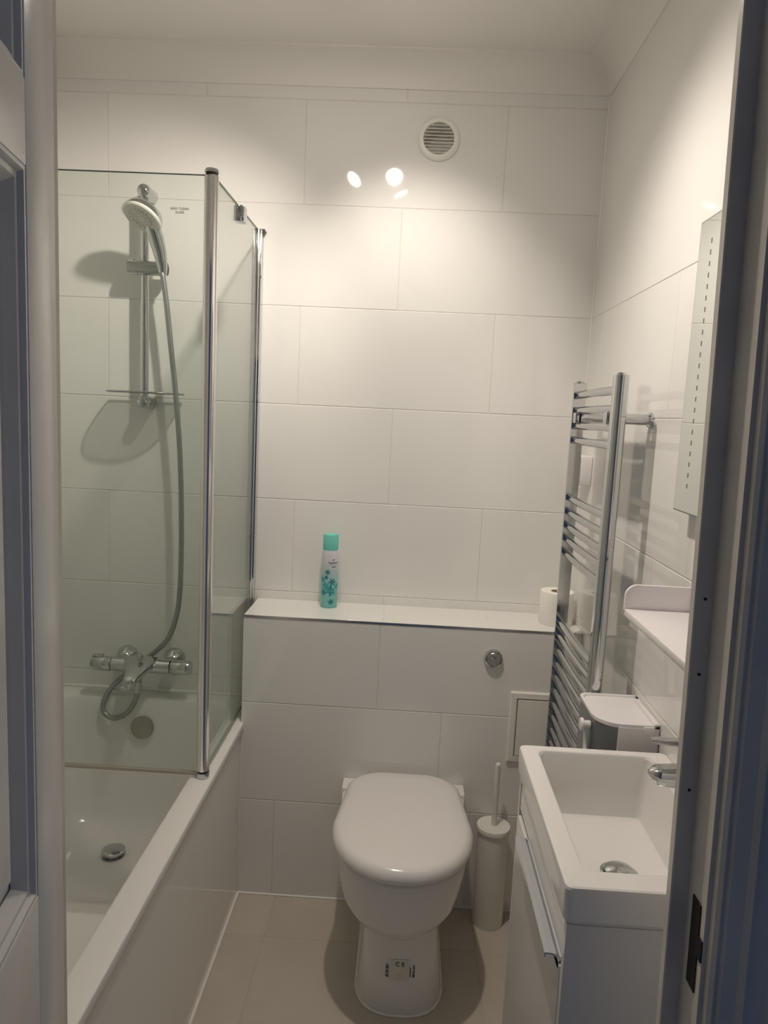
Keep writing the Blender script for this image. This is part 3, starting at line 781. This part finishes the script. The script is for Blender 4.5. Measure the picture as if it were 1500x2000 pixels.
# light side cheek with rounded top corner
MB().box(.452, XR - .001, PY0 - .0015, PY0 + .012, .765, PZ - .006, .002).build('side_cheek', 'greyplastic', pd, 30)
MB().box(.40, XR - .001, PY0 + .012, PY1, .758, .766).build('base', 'greyplastic', pd)
b = MB()
b.loft([[(x, y, z) for x, y in front_round(e)] for e, z in ((.002, PZ - .010), (0, PZ - .007), (0, PZ), (.003, PZ + .0012), (.006, PZ), (.0075, PZ - .004))])
b.build('tray', 'plastic', pd, 40)
MB().box(XR - .012, XR - .001, PY0, PY1 - .03, PZ - .02, PZ + .004, .001).build('back_lip', 'plastic', pd, 30)
MB().box(XR - .034, XR - .012, PY0 - .0030, PY0 + .003, PZ - .018, PZ - .002, .0025).build('corner_tab', 'plastic', pd, 30)
kn = MB().lathe((.404, 1.468, .880), (-1, 0, 0), [(.008, -.004), (.008, .010), (.013, .011), (.0135, .014), (.0125, .017), (0, .018)], 24).build('knob', 'plastic', pd, 40)
b = MB()
b.loft([[(.397, 1.462, .868), (.3975, 1.472, .868), (.396, 1.472, .868), (.3955, 1.462, .868)], [(.402, 1.440, .80), (.402, 1.476, .80), (.400, 1.476, .80), (.400, 1.440, .80)]]).build('paper_tail', 'paper', pd)

# ------------------------------------------------------------------ mirror
mi = thing('mirror', 'frameless wall mirror with a column of small dots', 'mirror', (XR, 1.14, 1.352))
MX = .5056
MB().box(MX + .006, XR - .001, .93, 1.360, 1.375, 1.85).build('back_case', 'plasticw', mi)
MB().box(MX + .0005, MX + .006, .900, 1.3895, 1.3505, 1.8725, .0006, 1).build('glass_edge', 'mirroredge', mi)
MB().box(MX, MX + .002, .9025, 1.387, 1.353, 1.870).build('mirror_glass', 'mirror', mi)
dm = None
for k in range(23):
    z = 1.829 - .0195 * k
    o = MB().box(MX - .0004, MX + .0004, 1.332 - .0018, 1.332 + .0018, z - .0042, z + .0042).build('led_dot', 'dot', mi)

# ------------------------------------------------------------------ vanity unit, basin, tap
BX0, BY0, BY1, BZ = .2475, .938, 1.384, .866
va = thing('vanity_unit', 'white gloss vanity cabinet under the basin', 'cabinet', (.40, 1.16, 0))
for ya, yb_ in ((BY0 + .006, BY0 + .021), (BY1 - .020, BY1 - .005)):
    MB().box(.2545, XR - .002, ya, yb_, .0, .8055, .001).build('side', 'cabinet', va)
MB().box(.290, XR - .002, BY0 + .021, BY1 - .020, .04, .056).build('base', 'cabinet', va)
MB().box(.290, .302, BY0 + .021, BY1 - .020, .0, .056).build('plinth', 'cabinet', va)
MB().box(XR - .012, XR - .002, BY0 + .021, BY1 - .020, .056, .70).build('back', 'cabinet', va)
dd = MB().box(.2535, .2705, BY0 + .0225, BY1 - .0215, .06, .728, .0015).build('door', 'gloss_white_door', va)
MB().box(.256, .2705, BY0 + .0215, BY1 - .0205, .742, .8055, .001).build('fascia', 'gloss_white_door', va)
hpf = [(.2705, .740), (.262, .7405), (.256, .736), (.250, .7405), (.240, .7425), (.2335, .7425), (.2325, .7415), (.2325, .735), (.2340, .735), (.2345, .740), (.2405, .7398), (.2485, .737), (.2535, .7305), (.2535, .716), (.2545, .716), (.2548, .7285), (.2575, .7335), (.2705, .7345)]
MB().extr(hpf, 'Y', .968, 1.262).build('handle', 'alu', dd)

ba = thing('washbasin', 'white rectangular ceramic basin on the vanity unit', 'basin', (.40, 1.16, .806))
def brr(e, r, z, ex1=0):
    return [(x, y, z) for x, y in rrect(BX0 + e, XR - .001 - ex1, BY0 + e, BY1 - e, r, 6)]
def bin_(xa, xb_, ya, yb_, r, z):
    return [(x, y, z) for x, y in rrect(xa, xb_, ya, yb_, r, 6)]
b = MB()
b.loft([brr(.016, .008, .8055), brr(.005, .012, .808), brr(.001, .012, .815), brr(0, .012, .861), brr(.0012, .012, .8645), brr(.004, .011, BZ),
        bin_(.2795, .505, .979, 1.3645, .014, BZ), bin_(.2815, .503, .981, 1.3625, .014, BZ - .0012), bin_(.284, .500, .984, 1.360, .014, BZ - .006),
        bin_(.290, .492, .992, 1.354, .014, .80), bin_(.295, .487, .998, 1.350, .014, .756), bin_(.299, .483, 1.003, 1.346, .013, .746), bin_(.306, .476, 1.012, 1.339, .012, .7425), bin_(.372, .392, 1.13, 1.17, .004, .7405)], False, True)
b.build('bowl', 'china', ba, 24)
wl_ = Vector((.396, 1.168, .7425))
MB().lathe(wl_, (0, 0, 1), [(.0315, -.001), (.032, .002), (.029, .003), (.026, .001), (.0, .001)], 36).build('waste_ring', 'chrome', ba, 40)
MB().lathe(wl_, (0, 0, 1), [(.012, .002), (.025, .004), (.026, .007), (.022, .010), (0, .0125)], 36).build('plug', 'chrome', ba, 40)

tp = thing('basin_tap', 'chrome mono basin tap with flat lever', 'tap', (.5165, 1.170, BZ))
TL = tp.location
MB().lathe(TL, (0, 0, 1), [(.0185, -.001), (.0185, .004), (.0175, .006), (.0172, .075), (.0178, .095), (.015, .103), (0, .106)], 32).build('body', 'chrome', tp, 40)
b = MB(); rings = []
for t in [k / 7 for k in range(8)]:
    cx = .512 - .082 * t; cz = BZ + .056 + .006 * t - .004 * t * t
    w = .024 - .006 * t; h_ = .021 - .007 * t
    if t == 1: w *= .4; h_ *= .3; cz += .004
    rings.append([(cx, 1.170 + w * math.copysign(abs(math.cos(a)) ** .7, math.cos(a)), cz + h_ * math.copysign(abs(math.sin(a)) ** .7, math.sin(a))) for a in [2 * PI * k / 20 for k in range(20)]])
b.loft(rings).build('spout', 'chrome', tp, 50)
b = MB(); rings = []
for t in [k / 7 for k in range(8)]:
    cx = .528 - .100 * t; cz = BZ + .113 + .010 * t - .004 * t * t
    w = .017 - .004 * t; h_ = .008 - .005 * t
    if t == 1: w *= .6
    rings.append([(cx, 1.170 + w * math.cos(a), cz + h_ * math.sin(a)) for a in [2 * PI * k / 20 for k in range(20)]])
b.loft(rings).build('lever', 'chrome', tp, 50)

# ------------------------------------------------------------------ ceiling light: round plate with three spot heads
cl = thing('ceiling_spotlight', 'ceiling light with three tilted spot heads', 'ceiling light', (-.160, 1.59, ZC))
PC = Vector((-.160, 1.59, ZC))
MB().lathe(PC, (0, 0, -1), [(.060, 0), (.060, .012), (.055, .020), (.02, .022)], 36).build('plate', 'bronze', cl, 40)
heads = [(Vector((-.266, 1.639, 2.400)), Vector((-.76, .62, -.95)), .85, 98), (Vector((-.110, 1.690, 2.400)), Vector((.10, .60, -.66)), .62, 74), (Vector((-.088, 1.479, 2.400)), Vector((.50, -.04, -1.05)), 1.05, 112)]
for pos, aim, k, cone in heads:
    d = aim.normalized()
    MB().tube([PC + (pos - PC) * .25 + Vector((0, 0, .012)), pos - d * .062], .006, 10).build('arm', 'bronze', cl, 40)
    hd = MB().lathe(pos, d, [(.012, -.075), (.020, -.070), (.024, -.045), (.0325, -.020), (.034, .004), (.031, .004), (.030, -.004)], 32, False).build('spot_head', 'bronze', cl, 40)
    MB().lathe(pos, d, [(.0285, -.006), (.0285, -.003), (.020, -.001), (0, 0)], 32).build('bulb', 'bulb', hd, 40)
    ld = bpy.data.lights.new('ceiling_spot_offscreen', 'SPOT'); ld.energy = LAMP_W * k; ld.color = LAMP_COL
    ld.spot_size = math.radians(cone); ld.spot_blend = 1.0; ld.shadow_soft_size = .022
    lo = bpy.data.objects.new('ceiling_spot_offscreen', ld); COL.objects.link(lo)
    lo.location = pos + d * .012
    lo.rotation_euler = d.to_track_quat('-Z', 'Y').to_euler()
